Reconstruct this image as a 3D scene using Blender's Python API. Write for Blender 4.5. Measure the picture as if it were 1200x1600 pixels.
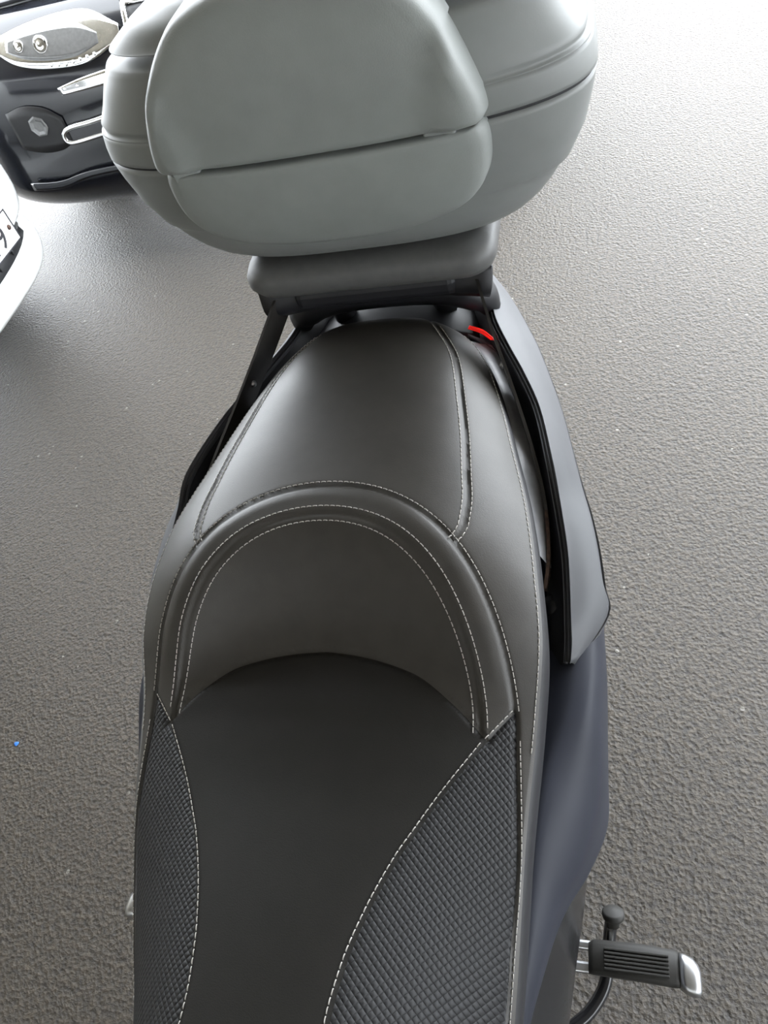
import bpy, math, random
import numpy as np
from math import radians as rd, sin, cos, pi, sqrt
random.seed(7); rng = np.random.default_rng(7)
for o in list(bpy.data.objects): bpy.data.objects.remove(o)
scene = bpy.context.scene
col = scene.collection

# ------------------------------------------------------------------ camera
yaw, pitch, roll = rd(24.3), rd(48.4), rd(20.0)
CAM = np.array([.268, 0, 1.437])
fw = np.array([-sin(yaw)*cos(pitch), cos(yaw)*cos(pitch), -sin(pitch)])
rt = np.array([cos(yaw), sin(yaw), 0]); dn = np.cross(fw, rt)
r2 = rt*cos(roll)+dn*sin(roll); d2 = -rt*sin(roll)+dn*cos(roll)
from mathutils import Matrix, Vector
cd = bpy.data.cameras.new('camera'); cam = bpy.data.objects.new('camera', cd); col.objects.link(cam)
cd.sensor_fit = 'VERTICAL'; cd.sensor_height = 24; cd.sensor_width = 18; cd.lens = 18
cd.clip_start = .02; cd.clip_end = 200
M4 = Matrix.Identity(4)
for i in range(3):
    M4[i][0] = r2[i]; M4[i][1] = -d2[i]; M4[i][2] = -fw[i]; M4[i][3] = CAM[i]
cam.matrix_world = M4
scene.camera = cam

# ------------------------------------------------------------------ world and exposure
w = bpy.data.worlds.new('world'); scene.world = w; w.use_nodes = True
bg = w.node_tree.nodes['Background']
bg.inputs[0].default_value = (.90, .95, 1.0, 1); bg.inputs[1].default_value = 12.5
vs = scene.view_settings
vs.view_transform = 'Standard'; vs.look = 'None'; vs.gamma = 1; vs.use_curve_mapping = False; vs.exposure = 0.0

# ------------------------------------------------------------------ materials
MATS = {}
def mat(name, c, rough=.5, metal=0, spec=.5, noise=None, bump=None, coat=0, emit=0, trans=0, vary=0, ior=1.45, coord='Object'):
    """noise=(scale, darker, lighter) colour grain; bump=(scale, strength, distance)"""
    if name in MATS: return MATS[name]
    m = bpy.data.materials.new(name); m.use_nodes = True; nt = m.node_tree; N = nt.nodes; L = nt.links
    p = N['Principled BSDF']
    p.inputs['Base Color'].default_value = (*c, 1); p.inputs['Roughness'].default_value = rough
    p.inputs['Metallic'].default_value = metal; p.inputs['Specular IOR Level'].default_value = spec
    p.inputs['Coat Weight'].default_value = coat; p.inputs['Coat Roughness'].default_value = .04
    p.inputs['IOR'].default_value = ior
    if trans: p.inputs['Transmission Weight'].default_value = trans
    if emit:
        p.inputs['Emission Color'].default_value = (*c, 1); p.inputs['Emission Strength'].default_value = emit
    tc = N.new('ShaderNodeTexCoord')
    if noise is None: noise = (90, .9, 1.1)
    n = N.new('ShaderNodeTexNoise'); n.inputs['Scale'].default_value = noise[0]; n.inputs['Detail'].default_value = 4
    L.new(tc.outputs[coord], n.inputs['Vector'])
    r = N.new('ShaderNodeValToRGB')
    r.color_ramp.elements[0].position = .3; r.color_ramp.elements[1].position = .7
    r.color_ramp.elements[0].color = (*[min(1, v*noise[1]) for v in c], 1)
    r.color_ramp.elements[1].color = (*[min(1, v*noise[2]) for v in c], 1)
    L.new(n.outputs['Fac'], r.inputs[0]); L.new(r.outputs[0], p.inputs['Base Color'])
    if bump:
        b = N.new('ShaderNodeTexNoise'); b.inputs['Scale'].default_value = bump[0]; b.inputs['Detail'].default_value = 5
        L.new(tc.outputs[coord], b.inputs['Vector'])
        bn = N.new('ShaderNodeBump'); bn.inputs['Strength'].default_value = bump[1]; bn.inputs['Distance'].default_value = bump[2]
        L.new(b.outputs['Fac'], bn.inputs['Height']); L.new(bn.outputs[0], p.inputs['Normal'])
    MATS[name] = m
    return m

leather = mat('black_leather', (.040, .037, .033), .46, bump=(900, .25, .0006), noise=(40, .9, 1.1))
leather_rider = mat('matte_leather', (.011, .0100, .0085), .60, spec=.25, bump=(900, .25, .0006), noise=(40, .92, 1.08))
skirt_m = mat('seat_skirt_vinyl', (.014, .014, .016), .5, bump=(700, .2, .0005))
thread = mat('grey_thread', (.42, .40, .37), .8)
case_m = mat('grey_case_plastic', (.185, .193, .188), .45, bump=(600, .15, .0004), noise=(30, .96, 1.04))
case_pad = mat('grey_pad_plastic', (.215, .228, .219), .48, noise=(30, .96, 1.04), bump=(700, .3, .0005))
case_dark = mat('dark_case_gap', (.02, .02, .022), .6)
plate_m = mat('dark_mount_plastic', (.085, .085, .083), .5, bump=(500, .1, .0003))
fair_m = mat('satin_graphite_fairing', (.024, .026, .035), .45, spec=.2, bump=(800, .05, .0002), noise=(20, .95, 1.05))
rail_m = mat('satin_grey_rail', (.075, .077, .083), .48, spec=.4, noise=(20, .95, 1.05))
silver_m = mat('silver_grey_plastic', (.24, .24, .25), .4)
lin_m = mat('black_moulded_plastic', (.010, .010, .012), .5, bump=(400, .1, .0003))
low_m = mat('gloss_black_plastic', (.010, .010, .011), .22)
steel_blk = mat('black_painted_steel', (.022, .020, .018), .4, bump=(200, .2, .0004))
rust = mat('rusty_steel', (.055, .030, .020), .75, noise=(160, .4, 1.8), bump=(300, .5, .0006))
alu = mat('cast_aluminium', (.55, .56, .58), .32, metal=1, noise=(120, .92, 1.06), bump=(300, .08, .0003))
chrome = mat('chrome', (.72, .72, .72), .1, metal=1)
rubber = mat('black_rubber', (.018, .017, .015), .62, bump=(500, .2, .0004))
tyre_m = mat('tyre_rubber', (.015, .015, .015), .8)
red_m = mat('red_lens', (.75, .02, .015), .2, emit=.6)  # glow stands in for daylight shining through the unlit lens
carblk = mat('black_car_paint', (.010, .011, .015), .16, coat=.3, noise=(5, .98, 1.02))
cartrim = mat('black_car_trim', (.012, .012, .013), .45)
carwht = mat('white_car_paint', (.80, .81, .80), .2, coat=.6, noise=(5, .99, 1.01))
hl_in = mat('headlamp_reflector', (.75, .75, .74), .12, metal=1)
glass = mat('clear_glass', (.95, .97, 1), .03, trans=1)
glass_dark = mat('dark_window_glass', (.02, .025, .03), .05)
lens_g = mat('headlamp_lens', (.12, .12, .12), .05, coat=1)
plate_w = mat('number_plate_white', (.80, .80, .78), .35)
ink = mat('number_plate_ink', (.03, .03, .035), .5)
blue_m = mat('blue_plastic_scrap', (.03, .16, .55), .5)
chip_m = mat('pale_stone', (.42, .40, .35), .8, bump=(300, .4, .001))

def asphalt_mat():
    m = bpy.data.materials.new('asphalt'); m.use_nodes = True; nt = m.node_tree; N = nt.nodes; L = nt.links
    p = N['Principled BSDF']; p.inputs['Roughness'].default_value = .43; p.inputs['Specular IOR Level'].default_value = .45
    tc = N.new('ShaderNodeTexCoord')
    def noise(s, d=4, rgh=.55):
        n = N.new('ShaderNodeTexNoise'); n.inputs['Scale'].default_value = s; n.inputs['Detail'].default_value = d
        n.inputs['Roughness'].default_value = rgh; L.new(tc.outputs['Object'], n.inputs['Vector']); return n
    big = noise(1.6, 3); mid = noise(85, 6, .68); fine = noise(330, 3)
    vor = N.new('ShaderNodeTexVoronoi'); vor.inputs['Scale'].default_value = 135; L.new(tc.outputs['Object'], vor.inputs['Vector'])
    vor.feature = 'F1'
    r = N.new('ShaderNodeValToRGB'); r.color_ramp.elements[0].position = .36; r.color_ramp.elements[1].position = .60
    r.color_ramp.elements[0].color = (.016, .012, .008, 1); r.color_ramp.elements[1].color = (.056, .043, .027, 1)
    L.new(mid.outputs['Fac'], r.inputs[0])
    mx = N.new('ShaderNodeMixRGB'); mx.blend_type = 'MULTIPLY'; mx.inputs[0].default_value = 1
    r2_ = N.new('ShaderNodeValToRGB'); r2_.color_ramp.elements[0].position = .3; r2_.color_ramp.elements[1].position = .7
    r2_.color_ramp.elements[0].color = (.85, .83, .82, 1); r2_.color_ramp.elements[1].color = (1.08, 1.08, 1.08, 1)
    L.new(big.outputs['Fac'], r2_.inputs[0]); L.new(r.outputs[0], mx.inputs[1]); L.new(r2_.outputs[0], mx.inputs[2])
    # scattered pale grit
    sp = N.new('ShaderNodeTexVoronoi'); sp.inputs['Scale'].default_value = 55; L.new(tc.outputs['Object'], sp.inputs['Vector'])
    cr = N.new('ShaderNodeSeparateColor'); L.new(sp.outputs['Color'], cr.inputs[0])
    g1 = N.new('ShaderNodeMath'); g1.operation = 'GREATER_THAN'; g1.inputs[1].default_value = .985; L.new(cr.outputs[0], g1.inputs[0])
    g2 = N.new('ShaderNodeMath'); g2.operation = 'LESS_THAN'; g2.inputs[1].default_value = .22; L.new(sp.outputs['Distance'], g2.inputs[0])
    g3 = N.new('ShaderNodeMath'); g3.operation = 'MULTIPLY'; L.new(g1.outputs[0], g3.inputs[0]); L.new(g2.outputs[0], g3.inputs[1])
    mx2 = N.new('ShaderNodeMixRGB'); mx2.inputs[2].default_value = (.17, .16, .135, 1)
    L.new(g3.outputs[0], mx2.inputs[0]); L.new(mx.outputs[0], mx2.inputs[1]); L.new(mx2.outputs[0], p.inputs['Base Color'])
    a = N.new('ShaderNodeMath'); a.operation = 'MULTIPLY'; a.inputs[1].default_value = .8; L.new(vor.outputs['Distance'], a.inputs[0])
    b = N.new('ShaderNodeMath'); b.operation = 'ADD'; L.new(a.outputs[0], b.inputs[0])
    s = N.new('ShaderNodeMath'); s.operation = 'MULTIPLY'; s.inputs[1].default_value = 1.6; L.new(mid.outputs['Fac'], s.inputs[0])
    L.new(s.outputs[0], b.inputs[1])
    bn = N.new('ShaderNodeBump'); bn.inputs['Strength'].default_value = 1.0; bn.inputs['Distance'].default_value = .005
    L.new(b.outputs[0], bn.inputs['Height'])
    bn2 = N.new('ShaderNodeBump'); bn2.inputs['Strength'].default_value = .4; bn2.inputs['Distance'].default_value = .0015
    L.new(fine.outputs['Fac'], bn2.inputs['Height']); L.new(bn.outputs[0], bn2.inputs['Normal']); L.new(bn2.outputs[0], p.inputs['Normal'])
    return m

def weave_mat():
    """basket-weave embossed vinyl of the grip panels"""
    m = bpy.data.materials.new('woven_vinyl'); m.use_nodes = True; nt = m.node_tree; N = nt.nodes; L = nt.links
    p = N['Principled BSDF']; p.inputs['Roughness'].default_value = .5; p.inputs['Specular IOR Level'].default_value = .25
    tc = N.new('ShaderNodeTexCoord')
    mp = N.new('ShaderNodeMapping'); mp.inputs['Rotation'].default_value = (0, 0, rd(45)); L.new(tc.outputs['Object'], mp.inputs['Vector'])
    sx = N.new('ShaderNodeSeparateXYZ'); L.new(mp.outputs[0], sx.inputs[0])
    K = 2*pi/.0094
    outs = []
    for ax in (0, 1):
        k = N.new('ShaderNodeMath'); k.operation = 'MULTIPLY'; k.inputs[1].default_value = K; L.new(sx.outputs[ax], k.inputs[0])
        c = N.new('ShaderNodeMath'); c.operation = 'SINE'; L.new(k.outputs[0], c.inputs[0]); outs.append(c)
    h = N.new('ShaderNodeMath'); h.operation = 'MULTIPLY'; L.new(outs[0].outputs[0], h.inputs[0]); L.new(outs[1].outputs[0], h.inputs[1])
    ab = N.new('ShaderNodeMath'); ab.operation = 'ABSOLUTE'; L.new(h.outputs[0], ab.inputs[0])
    pw = N.new('ShaderNodeMath'); pw.operation = 'POWER'; pw.inputs[1].default_value = .5; L.new(ab.outputs[0], pw.inputs[0])
    rr = N.new('ShaderNodeValToRGB'); rr.color_ramp.elements[0].position = .15; rr.color_ramp.elements[1].position = .6
    rr.color_ramp.elements[0].color = (.008, .008, .009, 1); rr.color_ramp.elements[1].color = (.020, .020, .021, 1)
    L.new(pw.outputs[0], rr.inputs[0]); L.new(rr.outputs[0], p.inputs['Base Color'])
    bn = N.new('ShaderNodeBump'); bn.inputs['Strength'].default_value = .8; bn.inputs['Distance'].default_value = .0012
    L.new(pw.outputs[0], bn.inputs['Height']); L.new(bn.outputs[0], p.inputs['Normal'])
    return m
weave = weave_mat()

# ------------------------------------------------------------------ helpers
def mesh(name, V, Fc, m, parent=None, smooth=True, solid=0, bevel=0, subsurf=0):
    me = bpy.data.meshes.new(name); me.from_pydata([tuple(map(float, v)) for v in V], [], [tuple(int(i) for i in f) for f in Fc]); me.validate(); me.update()
    me.materials.append(m)
    if smooth: me.polygons.foreach_set('use_smooth', [True]*len(me.polygons))
    o = bpy.data.objects.new(name, me); col.objects.link(o)
    if parent: o.parent = parent
    if bevel:
        b = o.modifiers.new('bevel', 'BEVEL'); b.width = bevel; b.segments = 3; b.limit_method = 'ANGLE'; b.angle_limit = rd(35)
    if subsurf:
        b = o.modifiers.new('sub', 'SUBSURF'); b.levels = subsurf; b.render_levels = subsurf
    if solid:
        b = o.modifiers.new('solid', 'SOLIDIFY'); b.thickness = solid; b.offset = -1
    return o
def tag(o, label, cat, group=None, kind=None):
    if label: o['label'] = label
    if cat: o['category'] = cat
    if group: o['group'] = group
    if kind: o['kind'] = kind
    return o
def empty(name, loc):
    o = bpy.data.objects.new(name, None); col.objects.link(o); o.location = loc; o.empty_display_size = .1
    return o
class Root:                                     # meshes are authored in world metres; shift them to the root's frame
    pass
def under(o, root):
    """parent o to an Empty that may sit away from the origin, keeping o where it is"""
    o.parent = root
    L = Vector((0, 0, 0)); r = root
    while r is not None:
        L += r.location; r = r.parent
    o.location = Vector(o.location)-L
    return o
def crv(xs, ys):
    """smooth interpolation through points (Hermite with limited slopes)"""
    xs = np.array(xs, float); ys = np.array(ys, float)
    dl = np.diff(ys)/np.diff(xs); mm = np.zeros(len(xs)); mm[0] = dl[0]; mm[-1] = dl[-1]
    for i in range(1, len(xs)-1):
        mm[i] = 0 if dl[i-1]*dl[i] <= 0 else 2*dl[i-1]*dl[i]/(dl[i-1]+dl[i])
    def f(x):
        x = np.clip(np.asarray(x, float), xs[0], xs[-1]); i = np.clip(np.searchsorted(xs, x)-1, 0, len(xs)-2)
        h = xs[i+1]-xs[i]; t = (x-xs[i])/h
        return ((2*t**3-3*t**2+1)*ys[i]+(t**3-2*t**2+t)*h*mm[i]+(-2*t**3+3*t**2)*ys[i+1]+(t**3-t**2)*h*mm[i+1])
    return f
def spline(P, n):
    """Catmull-Rom through points, n samples per span"""
    P = np.array(P, float); Q = np.vstack([2*P[0]-P[1], P, 2*P[-1]-P[-2]]); out = []
    for i in range(1, len(Q)-2):
        a, b, c, d = Q[i-1:i+3]
        for k in range(n):
            t = k/n; out.append(.5*(2*b+(c-a)*t+(2*a-5*b+4*c-d)*t*t+(3*b-a-3*c+d)*t**3))
    out.append(P[-1]); return np.array(out)
def loft(ctrl, nu=5, nv=5, flip=False):
    """smooth surface through a grid of control points ctrl[station][row]"""
    A = [spline(r, nv) for r in ctrl]; A = np.array(A); n = A.shape[1]
    B = np.array([spline(A[:, j], nu) for j in range(n)])      # n x m x 3
    B = B.transpose(1, 0, 2); m_ = B.shape[0]
    V = B.reshape(-1, 3); Fc = []
    for i in range(m_-1):
        for j in range(n-1):
            q = (i*n+j, i*n+j+1, (i+1)*n+j+1, (i+1)*n+j); Fc.append(q[::-1] if flip else q)
    return V, Fc
def rings(R, cap0=True, cap1=True, closed=True):
    """skin a list of equal-length rings"""
    n = len(R[0]); V = [p for r in R for p in r]; Fc = []
    for i in range(len(R)-1):
        for j in range(n if closed else n-1):
            k = (j+1) % n; Fc.append((i*n+j, i*n+k, (i+1)*n+k, (i+1)*n+j))
    if cap0: Fc.append(tuple(range(n))[::-1])
    if cap1: Fc.append(tuple((len(R)-1)*n+j for j in range(n)))
    return V, Fc
def tube(path, rad, n=10, sx=1, up=None):
    P = np.array(path, float); m_ = len(P); R = []
    rad = np.broadcast_to(np.array(rad, float), (m_,)) if np.ndim(rad) == 0 else np.interp(np.linspace(0, 1, m_), np.linspace(0, 1, len(rad)), rad)
    u = None
    for i in range(m_):
        t = P[min(i+1, m_-1)]-P[max(i-1, 0)]; t = t/np.linalg.norm(t)
        if u is None:
            a = np.array(up if up is not None else ((0, 0, 1) if abs(t[2]) < .9 else (1, 0, 0)), float)
            u = np.cross(t, a)
        u = u-t*(u@t); u /= np.linalg.norm(u); v = np.cross(t, u)
        R.append([P[i]+rad[i]*(cos(a)*u*sx+sin(a)*v) for a in np.linspace(0, 2*pi, n, endpoint=False)])
    return rings(R)
def box(x0, x1, y0, y1, z0, z1):
    V = [(x, y, z) for x in (x0, x1) for y in (y0, y1) for z in (z0, z1)]
    return V, [(0, 1, 3, 2), (4, 6, 7, 5), (0, 4, 5, 1), (2, 3, 7, 6), (0, 2, 6, 4), (1, 5, 7, 3)]
def join(*parts):
    V = []; Fc = []
    for v, f in parts:
        k = len(V); V += [tuple(p) for p in v]; Fc += [tuple(i+k for i in q) for q in f]
    return V, Fc
def mirror(vf):
    V, Fc = vf; return [(-p[0], p[1], p[2]) for p in V], [tuple(reversed(f)) for f in Fc]
def lathe(prof, c, axis=(0, 0, 1), n=20):
    ax = np.array(axis, float); ax /= np.linalg.norm(ax)
    a = np.cross(ax, (0, 1, 0) if abs(ax[1]) < .9 else (1, 0, 0)); a /= np.linalg.norm(a); b = np.cross(ax, a)
    return rings([[np.array(c)+ax*h+r*(cos(t)*a+sin(t)*b) for t in np.linspace(0, 2*pi, n, endpoint=False)] for r, h in prof])

# ------------------------------------------------------------------ the place: asphalt, carport roof, unseen walls added to block light
g = mesh('floor', *box(-14, 14, -9, 26, -.2, 0), asphalt_mat(), smooth=False)
tag(g, 'dark grey rough asphalt of the parking place', None, kind='structure')
conc = mat('painted_concrete', (.60, .56, .48), .9, noise=(3, .9, 1.1), bump=(40, .3, .004))
RP = [(-6, -9), (8, -9), (8, 2.1), (-6, 2.1)]
roof = mesh('ceiling', *rings([[(p[0], p[1], zz) for p in RP] for zz in (2.5, 2.7)]), conc, smooth=False); tag(roof, 'concrete carport roof above the scooter', None, kind='structure')
wl = mesh('shade_wall_left', *box(-6.2, -6, -9, 2.1, 0, 2.7), conc, smooth=False); tag(wl, 'plain concrete wall, unseen, added to shade the left side', None, kind='structure')  # added out of view to keep the left ground darker
wb = mesh('shade_wall_back', *box(-6.2, 8, -9.2, -9, 0, 2.20), conc, smooth=False); tag(wb, 'plain concrete wall, unseen, added behind the viewer to hold back light', None, kind='structure')  # added out of view; gap above it lets in a little back light

# ================================================================== SCOOTER
sc = empty('scooter', (0, .4, 0))
tag(sc, 'dark maxi scooter with stitched black two-level seat, seen from above', 'scooter')
def part(name, vf, m, parent=None, **k):
    lab = k.pop('label', None); knd = k.pop('kind', None)
    o = mesh(name, *vf, m, **k); under(o, parent or sc)
    if lab: o['label'] = lab
    if knd: o['kind'] = knd
    return o
def pempty(name, loc, parent):
    o = empty(name, loc); under(o, parent); return o

# ---- seat surface as functions of plan position
wE = crv([-.24, -.1, 0, .05, .11, .2, .3, .36, .42, .49, .575, .68, .74, .775, .79, .80], [.13, .162, .178, .184, .190, .197, .207, .212, .207, .197, .178, .152, .128, .100, .075, .045])
zE = crv([-.24, -.1, 0, .05, .11, .2, .3, .36, .42, .49, .575, .68, .75, .80], [.56, .58, .605, .635, .672, .722, .758, .795, .82, .83, .83, .83, .832, .838])
zOut = crv([-.24, -.1, 0, .1, .2, .27, .30, .325, .36, .40, .44, .48, .55, .62, .70, .76, .785, .80], [.80, .792, .786, .783, .780, .785, .797, .815, .848, .872, .882, .884, .886, .886, .881, .869, .858, .845])
zIn = crv([-.24, -.1, 0, .1, .2, .27, .30, .5], [.80, .792, .786, .783, .780, .785, .7885, .793])
pE = crv([-.2, .1, .3, .45, .8], [2.5, 2.6, 3.0, 3.6, 3.4])
ra = crv([0, .03, .09, .13, .163], [.347, .344, .328, .302, .274])
ps = crv([.40, .424, .432, .445, .47, .51, .56, .62, .69, .742, .80], [.120, .132, .137, .141, .142, .138, .132, .122, .108, .086, .055])
pc = crv([-.24, -.1, 0, .04, .08, .12, .169, .187, .22, .274], [.070, .066, .062, .062, .067, .078, .098, .108, .127, .163])
gs = crv([-.24, -.1, .05, .11, .2, .28], [.122, .153, .177, .183, .190, .188])
EA, EB, EY = .188, .205, .28
def rho(x, Y): return np.sqrt((x/EA)**2+((Y-EY)/EB)**2)
def fO(x, Y):
    ax = np.abs(x)
    return np.where(Y >= EY, (rho(x, Y)-1)*.19, ax-gs(Y))
def bnd(x):
    ax = np.abs(x); return np.where(ax <= .163, ra(ax), .274+(ax-.163)*(.302-.274)/(.187-.163))
def fB(x, Y): return (Y-bnd(x))*.85
def fC(x, Y): return (np.abs(x)-pc(Y))*.85
def fP(x, Y): return np.abs(x)-ps(Y)
def sm(t): t = np.clip(t, 0, 1); return t*t*(3-2*t)
def Sbase(x, Y):
    s = np.clip(np.abs(x)/wE(Y), 0, 1); e = zE(Y); crown = s**pE(Y)
    out = zOut(Y)-(zOut(Y)-e)*crown
    inn = zIn(Y)-(zIn(Y)-np.minimum(e, zIn(Y)-.01))*crown
    inside = rho(x, Y) < .85
    q = np.clip(1-(x/(EA*.85))**2, 0, 1); Yr = EY+EB*.85*np.sqrt(q); a = bnd(x)
    t = (Y-a)/np.maximum(Yr-a, .012)
    k = np.where(inside, .4*np.clip(t, 0, 1)+.6*sm(t), np.where(Y > EY, 1., 1.))
    k = 1-(1-k)*sm((Y-.20)/.06)
    z = out*k+inn*(1-k)
    ro = rho(x, Y)
    z = z+np.where((Y > EY), .0022*np.exp(-((ro-.935)/.05)**2)*sm((Y-.30)/.04), 0)
    return z
def gr(d, wd, dep): return -dep*np.exp(-(d/wd)**2)
def S(x, Y):
    z = Sbase(x, Y); o = fO(x, Y); b = fB(x, Y); c = fC(x, Y); p_ = fP(x, Y)
    z = z+gr(o, .0031, .0028)
    z = z+np.where(o < 0, gr(b, .0027, .0024), 0)
    z = z+np.where((o < 0) & (b < .002), gr(c, .0028, .0022), 0)
    z = z+np.where((o > 0) & (Y > .41), gr(p_, .0030, .0022), 0)
    ro = rho(x, Y); z = z+np.where((b > -.002) & (Y > .27), gr((ro-.834)*.19, .0028, .0020), 0)
    # grip panels slightly proud of nothing: sunk a touch against the rider panel
    z = z-np.where((o < 0) & (b < 0) & (c > 0), .0010*sm(c/.004), 0)
    return z
ns, ny = 210, 430
sv = np.sin(np.linspace(-1, 1, ns)*pi/2*.78)/sin(pi/2*.78)
yv = np.concatenate([np.linspace(-.24, 0, 60, endpoint=False), np.linspace(0, .80, ny-60)])
YY, SS = np.meshgrid(yv, sv, indexing='ij'); XX = SS*wE(YY)
x = XX.ravel().copy(); Y = YY.ravel().copy()
idx = np.arange(ny*ns).reshape(ny, ns)
a, b, c, d = idx[:-1, :-1].ravel(), idx[:-1, 1:].ravel(), idx[1:, 1:].ravel(), idx[1:, :-1].ravel()
par = ((np.arange(ny-1)[:, None]+np.arange(ns-1)[None, :]) % 2).ravel() == 0
T = np.concatenate([np.stack([a, b, c], 1)[par], np.stack([a, c, d], 1)[par], np.stack([a, b, d], 1)[~par], np.stack([b, c, d], 1)[~par]])
Ed = np.unique(np.sort(np.concatenate([T[:, [0, 1]], T[:, [1, 2]], T[:, [2, 0]]]), 1), axis=0)
lock = np.zeros(len(x), bool)
bord = np.zeros((ny, ns), bool); bord[:, [0, -1]] = True; bord = bord.ravel()
for f, val in ((fO, lambda X, Z: np.ones(len(X), bool)), (fP, lambda X, Z: (fO(X, Z) > -1e-5) & (Z > .40)),
               (fB, lambda X, Z: fO(X, Z) < 1e-5), (fC, lambda X, Z: (fO(X, Z) < 1e-5) & (fB(X, Z) < 1e-5))):
    newl = np.zeros(len(x), bool)
    for it in range(4):
        fa = f(x[Ed[:, 0]], Y[Ed[:, 0]]); fb_ = f(x[Ed[:, 1]], Y[Ed[:, 1]])
        mx, my = (x[Ed[:, 0]]+x[Ed[:, 1]])/2, (Y[Ed[:, 0]]+Y[Ed[:, 1]])/2
        cr = (fa*fb_ < 0) & (np.abs(fa) > 1e-7) & (np.abs(fb_) > 1e-7) & val(mx, my)
        if not cr.any(): break
        e = Ed[cr]; t = fa[cr]/(fa[cr]-fb_[cr]); px = x[e[:, 0]]+(x[e[:, 1]]-x[e[:, 0]])*t; py = Y[e[:, 0]]+(Y[e[:, 1]]-Y[e[:, 0]])*t
        la = lock[e[:, 0]] | bord[e[:, 0]] | newl[e[:, 0]]; lb = lock[e[:, 1]] | bord[e[:, 1]] | newl[e[:, 1]]
        ch = np.where((t < .5) & ~la, 0, np.where(~lb, 1, np.where(~la, 0, -1)))
        ok = ch >= 0; v = np.where(ch == 0, e[:, 0], e[:, 1])[ok]
        x[v] = px[ok]; Y[v] = py[ok]; newl[v] = True
    lock |= newl
z = S(x, Y); PV = np.stack([x, Y, z], 1)
cx, cy = x[T].mean(1), Y[T].mean(1)
o_, b_, c_, p_ = fO(cx, cy), fB(cx, cy), fC(cx, cy), fP(cx, cy)
reg = np.where(o_ > 0, np.where((p_ < 0) & (cy > .424), 0, np.where(cx < 0, 1, 2)), np.where(b_ > 0, 3, np.where(c_ < 0, 4, np.where(cx < 0, 5, 6))))
seat = pempty('seat', (0, .3, .7), sc)
names = ['passenger_panel', 'side_panel', 'side_panel', 'backrest_bolster', 'rider_panel', 'grip_panel', 'grip_panel']
labs = ['smooth black leather passenger cushion', None, None, 'black leather bolster curving round the rider cushion', 'matte black rider cushion', 'black woven-texture grip panel', 'black woven-texture grip panel']
mts = [leather, leather, leather, leather, leather_rider, weave, weave]
for r in range(7):
    t = T[reg == r]; u, inv = np.unique(t, return_inverse=True); t = inv.reshape(-1, 3)
    # orient upwards
    Pv = PV[u]; nn = np.cross(Pv[t[:, 1]]-Pv[t[:, 0]], Pv[t[:, 2]]-Pv[t[:, 0]])[:, 2]; t[nn < 0] = t[nn < 0][:, ::-1]
    o = part(names[r], (Pv, t), mts[r], seat, label=labs[r])
    e = 4e-4; gx = (S(Pv[:, 0]+e, Pv[:, 1])-S(Pv[:, 0]-e, Pv[:, 1]))/(2*e); gy = (S(Pv[:, 0], Pv[:, 1]+e)-S(Pv[:, 0], Pv[:, 1]-e))/(2*e)
    edge_ = np.abs(Pv[:, 0]) > wE(Pv[:, 1])*.985
    N = np.stack([-gx, -gy, np.ones(len(gx))], 1)
    Ns = np.stack([-(Sbase(Pv[:, 0]*.99, Pv[:, 1])-Sbase(Pv[:, 0]*.97, Pv[:, 1]))/(Pv[:, 0]*.02+1e-9), -gy*0, np.ones(len(gx))], 1)
    N = np.where(edge_[:, None], Ns, N); N /= np.linalg.norm(N, axis=1)[:, None]
    o.data.normals_split_custom_set_from_vertices([tuple(map(float, n_)) for n_ in N])
# skirt round the lower rim
rim = np.concatenate([idx[:, -1], idx[-1, ::-1][1:-1], idx[::-1, 0]]); rp = PV[rim][::2]
tg = np.gradient(rp, axis=0); nrm = np.stack([tg[:, 1], -tg[:, 0]], 1); nrm /= np.linalg.norm(nrm, axis=1)[:, None]
prof = [(-.001, -.0006), (.002, -.004), (.004, -.012), (.0045, -.025), (.004, -.040), (.001, -.050), (-.02, -.055)]
R = [[(p[0]+n[0]*u, p[1]+n[1]*u, p[2]+h) for p, n in zip(rp, nrm)] for u, h in prof]
part('seat_skirt', rings(R, False, False, False), skirt_m, seat)
# ---- stitching: every dash is geometry, one joined part for each seam
def plan_path(pts, n=8): return spline(np.array(pts, float), n)
def stitches(name, path, off=0., pitch=.0062, L=.0046, r=.0005, side=None):
    P = np.array(path, float); tg = np.gradient(P, axis=0); tg /= np.linalg.norm(tg, axis=1)[:, None]
    P = P+np.stack([-tg[:, 1], tg[:, 0]], 1)*off
    Q = np.column_stack([P, Sbase(P[:, 0], P[:, 1])+.0006]); ds = np.r_[0, np.cumsum(np.linalg.norm(np.diff(Q, axis=0), axis=1))]
    parts = []; s = .001
    while s+L < ds[-1]:
        pts = [np.array([np.interp(v, ds, Q[:, k]) for k in range(3)]) for v in (s, s+L*.25, s+L*.75, s+L)]
        pts[0][2] -= .0007; pts[-1][2] -= .0007
        parts.append(tube(pts, r, 5)); s += pitch
    o = part('stitching', join(*parts), thread, seat, kind='stuff'); return o
def xm(P): return [(-p[0], p[1]) for p in P]
def ell(f, t0, t1, n=90): return [(EA*f*cos(t), EY+EB*f*sin(t)) for t in np.linspace(rd(t0), rd(t1), n)]
stitches('s', ell(1.018, 6, 174))
stitches('s', ell(.868, 1, 179)); stitches('s', ell(.800, -1, 181))
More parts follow.
